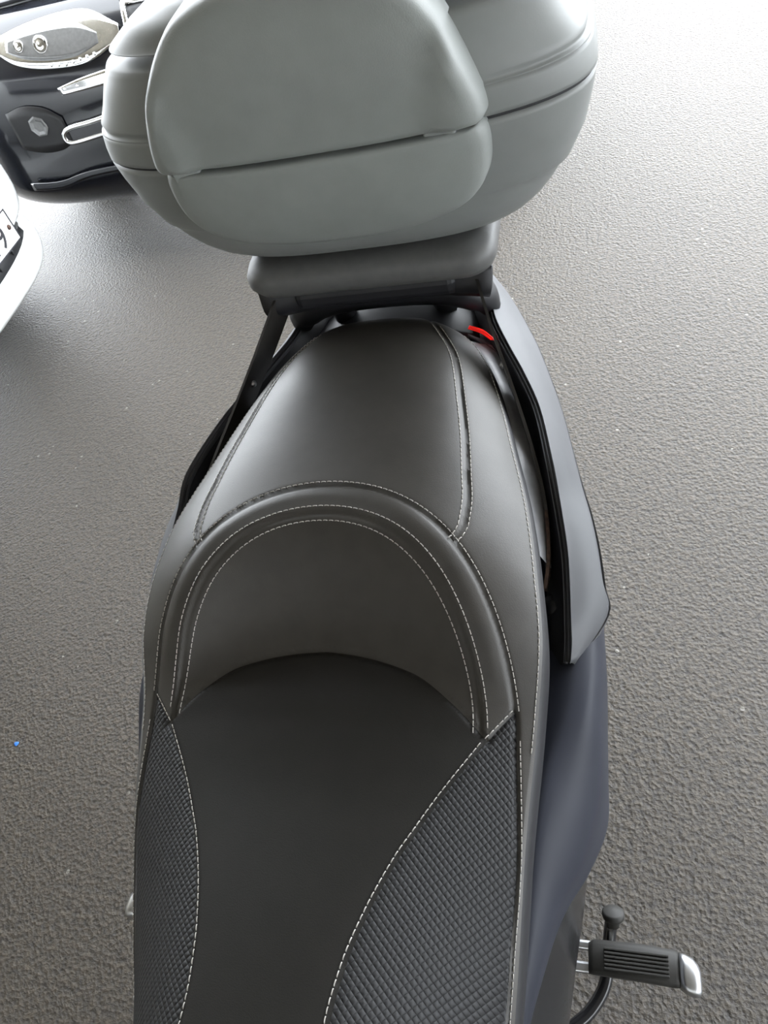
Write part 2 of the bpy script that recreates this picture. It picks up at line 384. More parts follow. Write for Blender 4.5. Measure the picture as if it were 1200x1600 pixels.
for sg in (1, -1):
    m_ = (lambda P: P) if sg == 1 else xm
    gsp = [(float(gs(v))+.0035, v) for v in np.linspace(-.2, .28, 60)]
    stitches('s', m_(gsp))
    pan = [(float(ps(v)), v) for v in np.r_[np.linspace(.425, .47, 30), np.linspace(.475, .765, 60)]]
    stitches('s', m_([(p[0]-.0045, p[1]) for p in pan])); stitches('s', m_([(p[0]+.0045, p[1]) for p in pan]))
    pcp = [(float(pc(v))-.0035, v) for v in np.linspace(-.2, .272, 80)]
    stitches('s', m_(pcp))
    stitches('s', m_([(.163+k*.0245, .277+k*.0275) for k in np.linspace(-.1, 1, 12)]))
    edge = [(float(wE(v))*.985, v) for v in np.linspace(.27, .77, 120)]
    stitches('s', m_(edge))

# ---- side fairings
FST = [(-.22, (.13, .53), (.15, .54), (.165, .53), (.17, .50)), (-.05, (.155, .555), (.17, .57), (.178, .565), (.180, .55)),
       (.05, (.165, .60), (.180, .612), (.187, .608), (.190, .598)), (.12, (.175, .635), (.192, .645), (.204, .632), (.208, .612)),
       (.17, (.18, .655), (.198, .665), (.218, .642), (.224, .602)), (.22, (.185, .675), (.206, .685), (.240, .645), (.249, .58)),
       (.28, (.19, .69), (.218, .70), (.258, .655), (.266, .53)), (.34, (.195, .70), (.236, .715), (.264, .675), (.268, .50)),
       (.42, (.195, .705), (.243, .722), (.267, .68), (.267, .50)), (.55, (.185, .715), (.232, .73), (.258, .68), (.255, .50)),
       (.70, (.16, .735), (.205, .745), (.232, .70), (.222, .54)), (.85, (.12, .745), (.16, .755), (.185, .715), (.17, .60)),
       (1.0, (.06, .75), (.10, .757), (.125, .73), (.11, .65)), (1.10, (.02, .752), (.045, .755), (.065, .735), (.05, .68))]
ctrl = [[(p[0], s[0], p[1]) for p in s[1:]] for s in FST]
fv = loft(ctrl, 6, 6)
for vf in (fv, mirror(fv)): part('side_fairing', vf, fair_m, label='satin dark grey side fairing')
# lower cover below the fairing, glossy black
LST = [(-.24, (.165, .53), (.18, .45), (.17, .32)), (0, (.185, .58), (.212, .46), (.205, .30)), (.09, (.193, .602), (.224, .48), (.212, .31)),
       (.15, (.215, .602), (.234, .50), (.222, .34)), (.22, (.244, .575), (.243, .47), (.225, .36)), (.30, (.255, .53), (.240, .44), (.20, .38)), (.42, (.25, .51), (.22, .43), (.17, .40))]
lv = loft([[(p[0]-.003, s[0], p[1]) for p in s[1:]] for s in LST], 6, 6)
for vf in (lv, mirror(lv)): part('lower_cover', vf, low_m)
# dark inner body that carries seat, fairings and wheel
R = []
for yy, hw, z0, z1 in [(-.34, .10, .34, .50), (-.22, .135, .30, .545), (0, .17, .30, .575), (.15, .178, .32, .63), (.3, .19, .36, .70), (.5, .18, .42, .735), (.7, .15, .56, .75), (.9, .10, .62, .75), (1.05, .04, .68, .745)]:
    R.append([(-hw, yy, z0+.03), (-hw*.8, yy, z0), (hw*.8, yy, z0), (hw, yy, z0+.03), (hw, yy, z1-.02), (hw*.9, yy, z1), (-hw*.9, yy, z1), (-hw, yy, z1-.02)])
part('inner_body', rings(R), lin_m)
# ---- grab rails: broad grey panel with a black lining inside
RI = [(.100, .94, .825), (.117, .899, .823), (.129, .855, .822), (.140, .81, .82), (.158, .76, .82), (.18, .704, .82), (.2, .643, .82), (.215, .564, .82), (.222, .527, .80), (.229, .484, .78), (.2315, .453, .765), (.2325, .41, .745), (.2325, .393, .735), (.231, .378, .722)]
RO = [(.118, .965, .787), (.142, .923, .783), (.160, .885, .779), (.176, .845, .776), (.190, .805, .775), (.208, .74, .775), (.2225, .68, .775), (.236, .61, .775), (.2455, .565, .772), (.2545, .530, .765), (.2615, .495, .752), (.266, .46, .738), (.2685, .437, .718), (.2350, .380, .716)]
RL = [(.080, .92, .80), (.097, .88, .79), (.108, .845, .787), (.122, .810, .785), (.142, .765, .775), (.162, .705, .775), (.184, .640, .772), (.198, .562, .77), (.205, .525, .755), (.210, .482, .74), (.212, .452, .728), (.213, .41, .715), (.2135, .395, .705), (.2145, .38, .70)]
ctrl = []
for p, q in zip(RI, RO):
    p = np.array(p); q = np.array(q); ctrl.append([p+(0, 0, -.006), p, p*.97+q*.03, p*.5+q*.5+(.001, 0, .002), p*.03+q*.97, q, q+(-.002, 0, -.012)])
rv = loft(ctrl, 5, 5)
lv = loft([[np.array(q), np.array(q)*.5+np.array(p)*.5+(.004, 0, .004), np.array(p)+(0, 0, -.003)] for p, q in zip(RI, RL)], 5, 4)
for k, (v1, v2) in enumerate(((rv, lv), (mirror(rv), mirror(lv)))):
    o = part('grab_rail', v1, rail_m, solid=.004, label='satin grey grab rail panel beside the passenger seat')
    l = part('rail_lining', v2, lin_m, o, solid=.003)
    # foot that ties the rail to the fairing
    sg = 1 if k == 0 else -1
    part('rail_mount', tube([(sg*.216, .44, .738), (sg*.218, .435, .700)], .010, 10), lin_m, o)
    part('rail_mount', tube([(sg*.172, .70, .770), (sg*.175, .70, .725)], .010, 10), lin_m, o)
# grey tail panels between seat and rails
for sg in (1, -1):
    tv = loft([[(float(wE(v))+.002, v, zi), (float(wE(v))*.5+xo*.5+.001, v, (zi+zo)/2+.003), (xo+.003, v, zo)] for v, xo, zi, zo in ((.47, .212, .785, .755), (.53, .205, .803, .782), (.60, .192, .811, .799), (.68, .170, .813, .803), (.74, .152, .812, .803), (.785, .134, .810, .802))], 5, 4)
    part('tail_panel', tv if sg == 1 else mirror(tv), silver_m)
# rear handle arching behind the seat
hp = spline([(-.134, .850, .812), (-.118, .846, .842), (-.07, .836, .868), (0, .834, .874), (.07, .836, .868), (.118, .846, .842), (.134, .850, .812)], 8)
part('rear_handle', tube(hp, [.013, .024, .026, .026, .026, .024, .013], 14, 1.2), lin_m)
part('tail_cover', loft([[(-.12, .80, .80), (-.06, .80, .815), (.06, .80, .815), (.12, .80, .80)], [(-.11, .88, .795), (-.05, .88, .82), (.05, .88, .82), (.11, .88, .795)], [(-.09, 1.0, .78), (-.04, 1.0, .81), (.04, 1.0, .81), (.09, 1.0, .78)], [(-.04, 1.12, .745), (-.02, 1.12, .755), (.02, 1.12, .755), (.04, 1.12, .745)]], 6, 5), lin_m, solid=.004)
# red tail light on both shoulders
tl = pempty('tail_light', (0, .8, .8), sc)
for sg in (1, -1):
    tv = loft([[(.106, .815, .812), (.108, .810, .817), (.110, .805, .816)], [(.124, .803, .812), (.126, .799, .817), (.127, .794, .816)], [(.139, .788, .811), (.140, .784, .815), (.141, .780, .814)]], 5, 3)
    part('lens', tv if sg == 1 else ([(-p[0], p[1]+.02, p[2]-.03) for p in tv[0]], mirror(tv)[1]), red_m, tl, solid=.004)
    tv = loft([[(.095, .835, .795), (.105, .805, .806)], [(.135, .795, .795), (.142, .772, .803)], [(.158, .755, .785), (.162, .735, .79)]], 6, 3)
    part('light_surround', tv if sg == 1 else mirror(tv), rail_m, tl, solid=.003)
# ---- steel straps carrying the rack
def strap(sg):
    top = [(.128, .795, .905), (.150, .725, .872), (.172, .665, .842), (.193, .60, .815), (.207, .545, .795), (.212, .505, .78), (.2125, .47, .765), (.209, .445, .755)]
    wd = [.042, .040, .037, .030, .022, .020, .020, .016]
    th = .0035; P = spline(np.array(top), 4); W = np.interp(np.linspace(0, 1, len(P)), np.linspace(0, 1, len(wd)), wd)
    R = []
    for i, p in enumerate(P):
        t = P[min(i+1, len(P)-1)]-P[max(i-1, 0)]; t /= np.linalg.norm(t); s = np.cross(t, (1, 0, 0)); s = s-t*(s@t); s /= np.linalg.norm(s)
        if s[2] > 0: s = -s
        n_ = np.cross(t, s); n_ /= np.linalg.norm(n_)
        R.append([p-n_*th/2, p+n_*th/2, p+s*W[i]+n_*th/2, p+s*W[i]-n_*th/2])
    k = 19
    v1 = rings(R[:k]); v2 = rings(R[k-1:])
    if sg < 0: v1, v2 = mirror(v1), mirror(v2)
    o = part('rack_strap', v1, steel_blk, smooth=False, label='flat black steel strap holding the rack')
    part('strap_end', v2, rust, o, smooth=False, label='rusty lower end of the strap')
    part('bolt', lathe([(0, -.004), (.009, -.004), (.009, .003), (.006, .006), (0, .006)], (sg*.128, .80, .893), (sg*1, 0, .2), 12), steel_blk, o)
    part('bolt', lathe([(0, -.002), (.004, -.002), (.004, .003), (0, .004)], (sg*.160, .70, .84), (-sg*1, 0, .2), 10), alu, o)
for sg in (1, -1): strap(sg)
# ---- rack and case mounting plate
V, Fc = box(-.105, .105, .785, 1.08, .88, .909); part('luggage_rack', (V, Fc), lin_m, bevel=.01, smooth=False)
for sg in (-1, 1):
    part('rack_post', tube([(sg*.07, .86, .80), (sg*.075, .86, .90)], .016, 10), lin_m)
    part('rack_post', tube([(sg*.05, 1.0, .79), (sg*.05, 1.0, .90)], .016, 10), lin_m)
part('rack_bracket', loft([[(-.15, .79, .915), (-.146, .78, .885), (-.14, .80, .865)], [(-.07, .80, .915), (-.07, .795, .885), (-.07, .815, .865)], [(0, .80, .915), (0, .80, .885), (0, .82, .865)], [(.07, .80, .915), (.07, .795, .885), (.07, .815, .865)], [(.15, .79, .915), (.146, .78, .885), (.14, .80, .865)]], 5, 5), lin_m, solid=.006)
def rrect(hx, y0, y1, r, n=6, zz=0, ins=0):
    pts = []
    for cx_, cy_, a0 in ((hx-r, y1-r, 0), (-hx+r, y1-r, 90), (-hx+r, y0+r, 180), (hx-r, y0+r, 270)):
        for k in range(n+1):
            t = rd(a0+90*k/n); pts.append((cx_+(r-ins)*cos(t), cy_+(r-ins)*sin(t), zz))
    return pts
R = [rrect(.143, .785, 1.04, .03, zz=.910), rrect(.152, .772, 1.05, .035, zz=.914), rrect(.157, .765, 1.055, .035, zz=.926), rrect(.157, .765, 1.055, .035, zz=.938), rrect(.152, .770, 1.05, .035, zz=.948), rrect(.138, .785, 1.04, .035, zz=.953)]
part('mounting_plate', rings(R), plate_m)
# ---- passenger pegs
def peg(sg):
    pe = pempty('passenger_peg', (sg*.25, .18, .36), sc)
    def P(name, vf, m, parent=pe, **k): return part(name, vf if sg == 1 else ([(q[0]-.03, q[1], q[2]) for q in mirror(vf)[0]], mirror(vf)[1]), m, parent, **k)
    y0, y1 = .163, .199
    R = []
    for X, a, b, zt in ((.240, y0, y1-.004, .358), (.246, y0-.001, y1, .361), (.30, y0-.002, y1+.001, .362), (.338, y0-.003, y1-.001, .361), (.345, y0-.002, y1-.003, .358)):
        R.append([(X, a, zt-.016), (X, a, zt-.004), (X, a+.004, zt-.001), (X, (a+b)/2, zt), (X, b-.006, zt-.001), (X, b, zt-.006), (X, b, zt-.016)])
    pad = P('rubber_pad', rings(R), rubber)
    for k in range(6):                       # raised ribs leave five dark slots between them
        yy = y0+.004+k*.0042; P('rib', box(.258, .331, yy, yy+.0024, .3595, .3635), rubber, pad, smooth=False, bevel=.0006)
    P('arm', join(box(.215, .262, y0+.000, y0+.012, .338, .350), box(.215, .262, y1-.011, y1-.001, .338, .350), box(.245, .345, y0+.001, y1-.002, .332, .346)), alu, smooth=False, bevel=.003, label='cast aluminium peg arm')
    R = []
    for X, a, b, za, zb in ((.343, y0-.004, y1-.002, .335, .361), (.350, y0-.008, y1-.003, .330, .362), (.358, y0-.010, y1-.006, .328, .361), (.364, y0-.009, y1-.012, .330, .357), (.3665, y0-.005, y1-.018, .336, .352)):
        yc, zc_ = (a+b)/2, (za+zb)/2
        R.append([(X, yc+(b-a)/2*np.sign(cos(t))*abs(cos(t))**.7, zc_+(zb-za)/2*np.sign(sin(t))*abs(sin(t))**.7) for t in np.linspace(0, 2*pi, 20, endpoint=False)])
    P('end_cap', rings(R), alu, label='polished aluminium end cap')
    P('pivot', tube([(.218, .166, .344), (.218, .197, .344)], .008, 12), steel_blk)
for sg in (1, -1): peg(sg)
# ---- stand lever with round rubber foot, right side of the picture
st = pempty('stand_lever', (.24, .2, .25), sc)
part('tube', tube(spline([(.269, .246, .262), (.266, .235, .245), (.262, .205, .222), (.258, .175, .210), (.245, .15, .205), (.225, .128, .205), (.19, .105, .21), (.12, .09, .23)], 6), .0085, 12), low_m, st)
part('rubber_foot', lathe([(0, -.012), (.008, -.012), (.009, -.004), (.0135, 0), (.0145, .003), (.0145, .008), (.0125, .010), (0, .0105)], (.270, .244, .266), (0, .65, .76), 22), rubber, st)
# centre stand legs reaching the asphalt
for sg in (1, -1):
    part('stand_leg', tube(spline([(sg*.10, .12, .33), (sg*.125, .20, .18), (sg*.15, .24, .012), (sg*.16, .30, .012)], 6), .0125, 10), steel_blk)
# ---- rear wheel, swing arm and mudguard
wh = pempty('rear_wheel', (0, .72, .28), sc)
R = []
for t in np.linspace(0, 2*pi, 48, endpoint=False):
    R.append([(rr*cos(t)*0+xx, .72+rr*cos(t), .282+rr*sin(t)) for xx, rr in ((-.055, .19), (-.07, .22), (-.068, .255), (-.045, .275), (0, .281), (.045, .275), (.068, .255), (.07, .22), (.055, .19))])
V, Fc = rings(R, False, False); n = 9
Fc += [((47)*n+j, 47*n+(j+1) % n, (j+1) % n, j) for j in range(n)]
part('tyre', (V, Fc), tyre_m, wh)
part('rim', lathe([(.03, -.05), (.19, -.05), (.195, -.02), (.195, .02), (.19, .05), (.03, .05)], (0, .72, .282), (1, 0, 0), 32), cartrim, wh)
part('swing_arm', join(box(-.12, -.085, .30, .76, .24, .34), box(.085, .12, .30, .76, .25, .33)), steel_blk, bevel=.012, smooth=False)
part('engine_casing', rings([[(-.11+.0*k, y, zz) for (y, zz) in ()] or [(hx*cos(t), y, .36+.09*sin(t)) for t in np.linspace(0, 2*pi, 16, endpoint=False)] for k, (y, hx) in enumerate(((.02, .10), (.08, .15), (.3, .15), (.42, .12), (.46, .08)))]), steel_blk)
R = []
for t in np.linspace(rd(20), rd(150), 16): R.append([(xx, .72+rr*cos(t), .282+rr*sin(t)) for xx, rr in ((-.085, .27), (-.07, .31), (0, .325), (.07, .31), (.085, .27))])
part('mudguard', rings(R, False, False, False), lin_m, solid=.003)

# ================================================================== TOP CASE
tcs = empty('top_case', (0, .86, .95))
tag(tcs, 'large grey plastic top case with backrest pad, mounted behind the seat', 'top case')
ZL = [.955, .962, .972, .985, 1.0, 1.018, 1.021, 1.05, 1.08, 1.10, 1.104, 1.115, 1.131, 1.134, 1.140, 1.155, 1.175, 1.192, 1.204, 1.2055, 1.220, 1.236, 1.248]
HW = [.160, .183, .201, .216, .229, .241, .247, .262, .270, .274, .2745, .2735, .270, .264, .266, .255, .243, .231, .2215, .220, .195, .13, .03]
YF = [.795, .782, .772, .763, .756, .750, .749, .743, .739, .738, .738, .738, .739, .741, .741, .743, .748, .755, .761, .764, .776, .800, .86]
YB = [1.05, 1.08, 1.10, 1.115, 1.125, 1.135, 1.137, 1.15, 1.158, 1.162, 1.163, 1.163, 1.162, 1.157, 1.158, 1.15, 1.14, 1.125, 1.115, 1.111, 1.09, 1.03, .93]
YC = .855
hwf, yff, ybf = (crv(ZL, HW), crv(ZL, YF), crv(ZL, YB))
def ring_at(zz, hw, yf, yb, n=96, p=2.9):
    out = []
    for t in np.linspace(0, 2*pi, n, endpoint=False):
        cs, sn = cos(t), sin(t); X = hw*np.sign(cs)*abs(cs)**(2/p)
        dep = (yb-YC) if sn > 0 else (YC-yf); Yp = YC+dep*np.sign(sn)*abs(sn)**(2/p)
        out.append((X, Yp, zz))
    return out
def crings(i0, i1, sub=3):
    out = []
    for i in range(i0, i1):
        for k in range(sub):
            f = k/sub; L = lambda A: A[i]*(1-f)+A[i+1]*f
            out.append(ring_at(L(ZL), L(HW), L(YF), L(YB)))
    out.append(ring_at(ZL[i1], HW[i1], YF[i1], YB[i1])); return out
def cpart(name, vf, m, parent=None, **k): return part(name, vf, m, parent or tcs, **k)
shell = cpart('lower_shell', rings(crings(0, 9)), case_m, label='grey lower half of the case')
lid = cpart('lid', rings(crings(12, 17)), case_m, label='grey domed lid of the case')
cpart('lid_band', rings(crings(10, 12)), case_m, lid, label='plain band along the lid rim')
cpart('seam_gasket', rings([ring_at(1.098, .2715, .741, 1.159), ring_at(1.106, .2715, .741, 1.159)]), case_dark, shell)
cpart('lid_top', rings(crings(18, 21)), case_m, lid, label='smooth top of the lid')
def front_y(X, zz, p=2.9):
    hw = hwf(zz); q = np.clip(1-(abs(X)/hw)**p, .0, 1)**(1/p); return YC-(YC-yff(zz))*q
def pad(name, B, zc_, face, rim, label, parent):
    """cushion: concentric rings from the outline B towards its middle"""
    Bp = spline(np.array(B+[B[0]], float), 6)[:-1]; R = []
    for r in (1.0, 1.0, .994, .985, .97, .94, .88, .78, .68, .58, .45, .3, .15, .02):
        ring = []
        for X, zz in Bp:
            X2 = X*r; z2 = zc_+(zz-zc_)*r; back = front_y(X, zz)+.012
            dep = {1.0: 0, .994: .42, .985: .70, .97: .88, .94: .97}.get(r, 1.0)
            if r == 1.0 and len(R) == 1: dep = .18
            fy = face(X2, z2)+rim(X2, z2, r)
            ring.append((X2, back*(1-dep)+fy*dep, z2))
        R.append(ring)
    return cpart(name, rings(R, False, True), case_pad, parent, label=label)
def mir(H): return H+[(-a_, b_) for a_, b_ in H[::-1] if abs(a_) > 1e-6]
Bu = mir([(0, 1.257), (.05, 1.254), (.10, 1.240), (.13, 1.215), (.15, 1.186), (.166, 1.15), (.1735, 1.125), (.172, 1.110), (.150, 1.1075), (.05, 1.1075), (0, 1.1075)])
Bl = mir([(0, 1.106), (.05, 1.106), (.150, 1.106), (.170, 1.104), (.174, 1.08), (.167, 1.05), (.145, 1.026), (.10, 1.010), (.05, 1.003), (0, 1.001)])
def fu(X, zz): return .712+.018*(abs(X)/.17)**3+3.2*max(0, zz-1.16)**2+.05*max(0, zz-1.22)
def rim_u(X, zz, r):
    side = float(sm((abs(X)-.118-.18*(zz-1.115))/.022)); return -.010*side+.0*r
def fl(X, zz): return .714+.016*(abs(X)/.17)**3+4.0*max(0, 1.075-zz)**2
def rim_l(X, zz, r): return 0
pu = pad('backrest_pad', Bu, 1.18, fu, rim_u, 'upper backrest pad with raised side rims', lid)
pl = pad('lumbar_pad', Bl, 1.06, fl, rim_l, 'rounded lower pad below the lid seam', shell)
for X in (.128, -.140):
    cpart('hinge_cover', box(X-.016, X+.016, .7255, .74, 1.096, 1.111), case_pad, lid, bevel=.003, smooth=False)
V, Fc = box(-.16, .16, .734, .755, 1.098, 1.116); cpart('hinge_strip', (V, Fc), case_dark, shell, smooth=False)

# ================================================================== CARS
def spatch(fn, top, bot, n=10, m_=6, off=0.0):
    """patch on a car front: fn(u, z)->point and outward offset; top/bot are (u, z) curves"""
    A = spline(np.array(top, float), n); B = spline(np.array(bot, float), n)
    k = min(len(A), len(B)); A = A[np.linspace(0, len(A)-1, k).astype(int)]; B = B[np.linspace(0, len(B)-1, k).astype(int)]
    V = []
    for j in range(m_+1):
        f = j/m_
        for i in range(k):
            u, zz = A[i]*(1-f)+B[i]*f; V.append(fn(u, zz, off))
    Fc = [(j*k+i, j*k+i+1, (j+1)*k+i+1, (j+1)*k+i) for j in range(m_) for i in range(k-1)]
    return V, Fc
# ---- black car nose, beyond the case
car = empty('car', (-.95, 3.4, 0)); tag(car, 'black car parked nose-in with chrome-rimmed headlamp, behind the top case', 'car')
CX, CHW, MX = -1.06, 1.07, -.93
cprof = crv([.16, .20, .26, .32, .40, .50, .60, .68, .75, .80, .845, .88], [2.70, 2.60, 2.53, 2.50, 2.505, 2.50, 2.49, 2.50, 2.535, 2.575, 2.63, 2.72])
def cf(X, zz, off=0.):
    k = abs(X-CX)/CHW; return (X, float(cprof(zz))+.28*k**6-off, zz)
def carpart(name, vf, m, parent=None, **k): return part(name, vf, m, parent or car, **k)
xs = CX+CHW*np.sin(np.linspace(-1, 1, 41)*pi/2)
zs = np.linspace(.16, .86, 36)
V = [cf(X, zz) for zz in zs for X in xs]; nx = len(xs)
Fc = [(j*nx+i, j*nx+i+1, (j+1)*nx+i+1, (j+1)*nx+i) for j in range(len(zs)-1) for i in range(nx-1)]
carpart('bumper', (V, Fc), carblk, solid=.02)
def hood(X, t):
    k = abs(X-CX)/CHW; y0 = cf(X, .862)[1]; yy = y0-.012+(3.55-y0)*t
    return (X, yy, .862+.15*t**.7-.05*k**3*(1-.3*t)+.012)
hx = CX+CHW*.93*np.sin(np.linspace(-1, 1, 31)*pi/2); tt = np.linspace(0, 1, 16)**1.3
V = [hood(X, t) for t in tt for X in hx]; nx = len(hx)
carpart('hood', (V, [(j*nx+i, j*nx+i+1, (j+1)*nx+i+1, (j+1)*nx+i) for j in range(15) for i in range(nx-1)]), carblk, solid=.03)
sec = lambda yy, hw, z1: [(CX-hw, yy, .2), (CX+hw, yy, .2), (CX+hw+.02, yy, .55), (CX+hw, yy, z1-.08), (CX+hw-.10, yy, z1), (CX-hw+.10, yy, z1), (CX-hw, yy, z1-.08), (CX-hw-.02, yy, .55)]
carpart('body', rings([sec(2.93, 1.00, .83), sec(3.2, 1.04, .90), (sec(3.6, 1.05, .97)), sec(5.2, 1.05, .98), sec(6.6, 1.00, .95)]), carblk)
cab = lambda yy, hw, zb, zt: [(CX-.80, yy, zb), (CX+.80, yy, zb), (CX+hw, yy, zt), (CX-hw, yy, zt)]
carpart('windscreen', rings([[(CX-.72, 3.5, .98), (CX+.72, 3.5, .98), (CX+.72, 3.53, .99), (CX-.72, 3.53, .99)], [(CX-.58, 4.2, 1.42), (CX+.58, 4.2, 1.42), (CX+.58, 4.23, 1.42), (CX-.58, 4.23, 1.42)]]), glass_dark)
carpart('cabin', rings([[(CX-.74, 3.56, .95), (CX+.74, 3.56, .95), (CX+.60, 4.22, 1.42), (CX-.60, 4.22, 1.42)], [(CX-.78, 5.9, .95), (CX+.78, 5.9, .95), (CX+.60, 5.5, 1.44), (CX-.60, 5.5, 1.44)]]), carblk, bevel=.04, smooth=False)
for wx in (CX-.98, CX+.98):
    w_ = carpart('front_wheel', lathe([(.02, -.1), (.22, -.1), (.30, -.09), (.315, -.05), (.315, .05), (.30, .09), (.22, .1), (.02, .1)], (wx, 3.35, .316), (1, 0, 0), 32), tyre_m)
for sgn in (-1, 1):
    def U(X): return 2*MX-X if sgn == 1 else X
    def mp_(L): return [(U(X), zz) for X, zz in L]
    hl = pempty('headlight', (U(-1.35), 2.6, .75), car)
    top = [(-1.64, .80), (-1.52, .818), (-1.38, .826), (-1.27, .818), (-1.17, .775)]
    bot = [(-1.64, .765), (-1.57, .728), (-1.45, .705), (-1.30, .702), (-1.17, .740)]
    part('reflector', spatch(cf, mp_(top), mp_(bot), 6, 6, .004), hl_in, hl, solid=.004, label='bright chrome headlamp housing')
    top2 = [(-1.60, .790), (-1.50, .802), (-1.40, .806), (-1.32, .798), (-1.25, .768)]
    bot2 = [(-1.60, .765), (-1.54, .742), (-1.45, .726), (-1.34, .722), (-1.25, .742)]
    part('lamp_bowl', spatch(cf, mp_(top2), mp_(bot2), 6, 6, .007), lens_g, hl, solid=.003)
    for X, r_ in ((-1.46, .026), (-1.545, .018)):
        cc = cf(U(X), .766 if X > -1.5 else .772, .0)
        part('projector', lathe([(0, -.005), (r_, -.005), (r_*1.02, .014), (r_*.9, .017), (r_*.85, .012), (r_*.5, .018), (0, .020)], cc, (0, -1, .35), 24), chrome, hl)
    for k in range(7):
        X = -1.44+k*.028; cc = cf(U(X), .7085+.0045*abs(k-2)*.6, .008)
        part('led', lathe([(0, 0), (.006, 0), (.005, .004), (0, .005)], cc, (0, -1, .3), 8), chrome, hl)
    dl = part('indicator_strip', spatch(cf, mp_([(-1.445, .650), (-1.36, .664), (-1.26, .674), (-1.16, .680)]), mp_([(-1.440, .628), (-1.36, .630), (-1.27, .634), (-1.18, .640)]), 6, 4, .006), hl_in, car, solid=.006, label='narrow silver lamp strip below the headlamp')
    for k in range(5):
        X = -1.42+k*.05; cc = cf(U(X), .643+.006*k*.4, .008); part('facet', lathe([(0, 0), (.010, 0), (.006, .004), (0, .004)], cc, (0, -1, 0), 6), chrome, dl, smooth=False)
    fg = pempty('fog_lamp', (U(-1.5), 2.5, .5), car)
    part('recess', spatch(cf, mp_([(-1.70, .60), (-1.62, .615), (-1.54, .60), (-1.49, .56)]), mp_([(-1.72, .47), (-1.64, .45), (-1.56, .45), (-1.50, .47)]), 6, 5, .003), cartrim, fg, solid=.003)
    part('lamp', lathe([(0, 0), (.034, 0), (.036, .006), (.030, .008), (.02, .004), (0, .004)], cf(U(-1.595), .545, .004), (0, -1, 0), 7), lens_g, fg, smooth=False)
    P_ = [(-1.30, .540), (-1.40, .528), (-1.48, .522), (-1.515, .508), (-1.525, .488), (-1.515, .472), (-1.48, .470), (-1.40, .478), (-1.30, .488)]
    part('chrome_frame', tube([np.array(cf(U(X), zz, .004)) for X, zz in spline(np.array(P_), 5)], .009, 8), chrome, fg)
    part('frame_panel', spatch(cf, mp_([(-1.515, .512), (-1.42, .524), (-1.30, .537)]), mp_([(-1.515, .474), (-1.42, .476), (-1.30, .488)]), 6, 3, .001), rail_m, fg, solid=.004)
    part('lower_lip', spatch(cf, mp_([(-1.76, .352), (-1.62, .350), (-1.45, .372), (-1.0, .375)]), mp_([(-1.76, .325), (-1.62, .325), (-1.45, .352), (-1.0, .355)]), 8, 3, .012), carblk, car, solid=.015)
gl = pempty('grille', (MX, 2.5, .75), car)
part('backing', spatch(cf, [(-1.145, .835), (MX, .845), (-.715, .835)], [(-1.10, .60), (MX, .58), (-.76, .60)], 8, 6, .003), cartrim, gl, solid=.004)
for k in range(5):
    zz = .815-.045*k; part('slat', tube([np.array(cf(X, zz, .006)) for X in np.linspace(-1.135+.01*k, -.725-.01*k, 9)], .009, 8), chrome, gl)
part('frame', tube([np.array(cf(X, zz, .006)) for X, zz in spline(np.array([(-1.15, .838), (-1.10, .598), (MX, .578), (-.76, .598), (-.71, .838), (MX, .85), (-1.15, .838)]), 6)], .011, 8), chrome, gl)
part('emblem', lathe([(0, 0), (.05, 0), (.05, .006), (.044, .009), (0, .009)], cf(MX, .725, .012), (0, -1, .2), 24), chrome, gl)

# ---- white car nose at the left
wc = empty('car', (-2.6, 1.65, 0)); tag(wc, 'white car nose with number plate at the left picture edge', 'car')
WY, WHW = 1.70, .74
wprof = crv([.16, .20, .245, .275, .31, .335, .35, .40, .42, .44, .50, .56, .64, .72, .78, .82], [1.70, 1.60, 1.505, 1.475, 1.468, 1.475, 1.52, 1.53, 1.49, 1.46, 1.448, 1.450, 1.47, 1.52, 1.60, 1.72])
def wf(u, zz, off=0.):
    k = abs(u-WY)/WHW; return (-(float(wprof(zz))+.05+.42*k**4)+off, u, zz)
def wpart(name, vf, m, parent=None, **k): return part(name, vf, m, parent or wc, **k)
us = WY+WHW*np.sin(np.linspace(-1, 1, 41)*pi/2); zs = np.concatenate([np.linspace(.16, .45, 40), np.linspace(.46, .82, 18)]); nx = len(us)
V = [wf(u, zz) for zz in zs for u in us]
wpart('bumper', (V, [(j*nx+i, j*nx+i+1, (j+1)*nx+i+1, (j+1)*nx+i) for j in range(len(zs)-1) for i in range(nx-1)]), carwht, solid=.015)
def whood(u, t):
    k = abs(u-WY)/WHW; x0 = wf(u, .82)[0]; return (x0+.01+(-2.55-x0)*t, u, .82+.15*t**.7-.05*k**3+.008)
hu = WY+WHW*.93*np.sin(np.linspace(-1, 1, 25)*pi/2); nx = len(hu)
wpart('hood', ([whood(u, t) for t in np.linspace(0, 1, 12)**1.3 for u in hu], [(j*nx+i, j*nx+i+1, (j+1)*nx+i+1, (j+1)*nx+i) for j in range(11) for i in range(nx-1)]), carwht, solid=.03)
ws = lambda xx, hw, z1: [(xx, WY-hw, .2), (xx, WY+hw, .2), (xx, WY+hw, z1-.08), (xx, WY+hw-.08, z1), (xx, WY-hw+.08, z1), (xx, WY-hw, z1-.08)]
wpart('body', rings([ws(-1.90, .70, .80), ws(-2.2, .74, .88), ws(-2.6, .745, .95), ws(-4.2, .745, .97), ws(-5.2, .70, .93)]), carwht)
wpart('windscreen', rings([[(-2.5, WY-.6, .955), (-2.5, WY+.6, .955), (-2.53, WY+.6, .96), (-2.53, WY-.6, .96)], [(-3.1, WY-.5, 1.4), (-3.1, WY+.5, 1.4), (-3.13, WY+.5, 1.4), (-3.13, WY-.5, 1.4)]]), glass_dark)
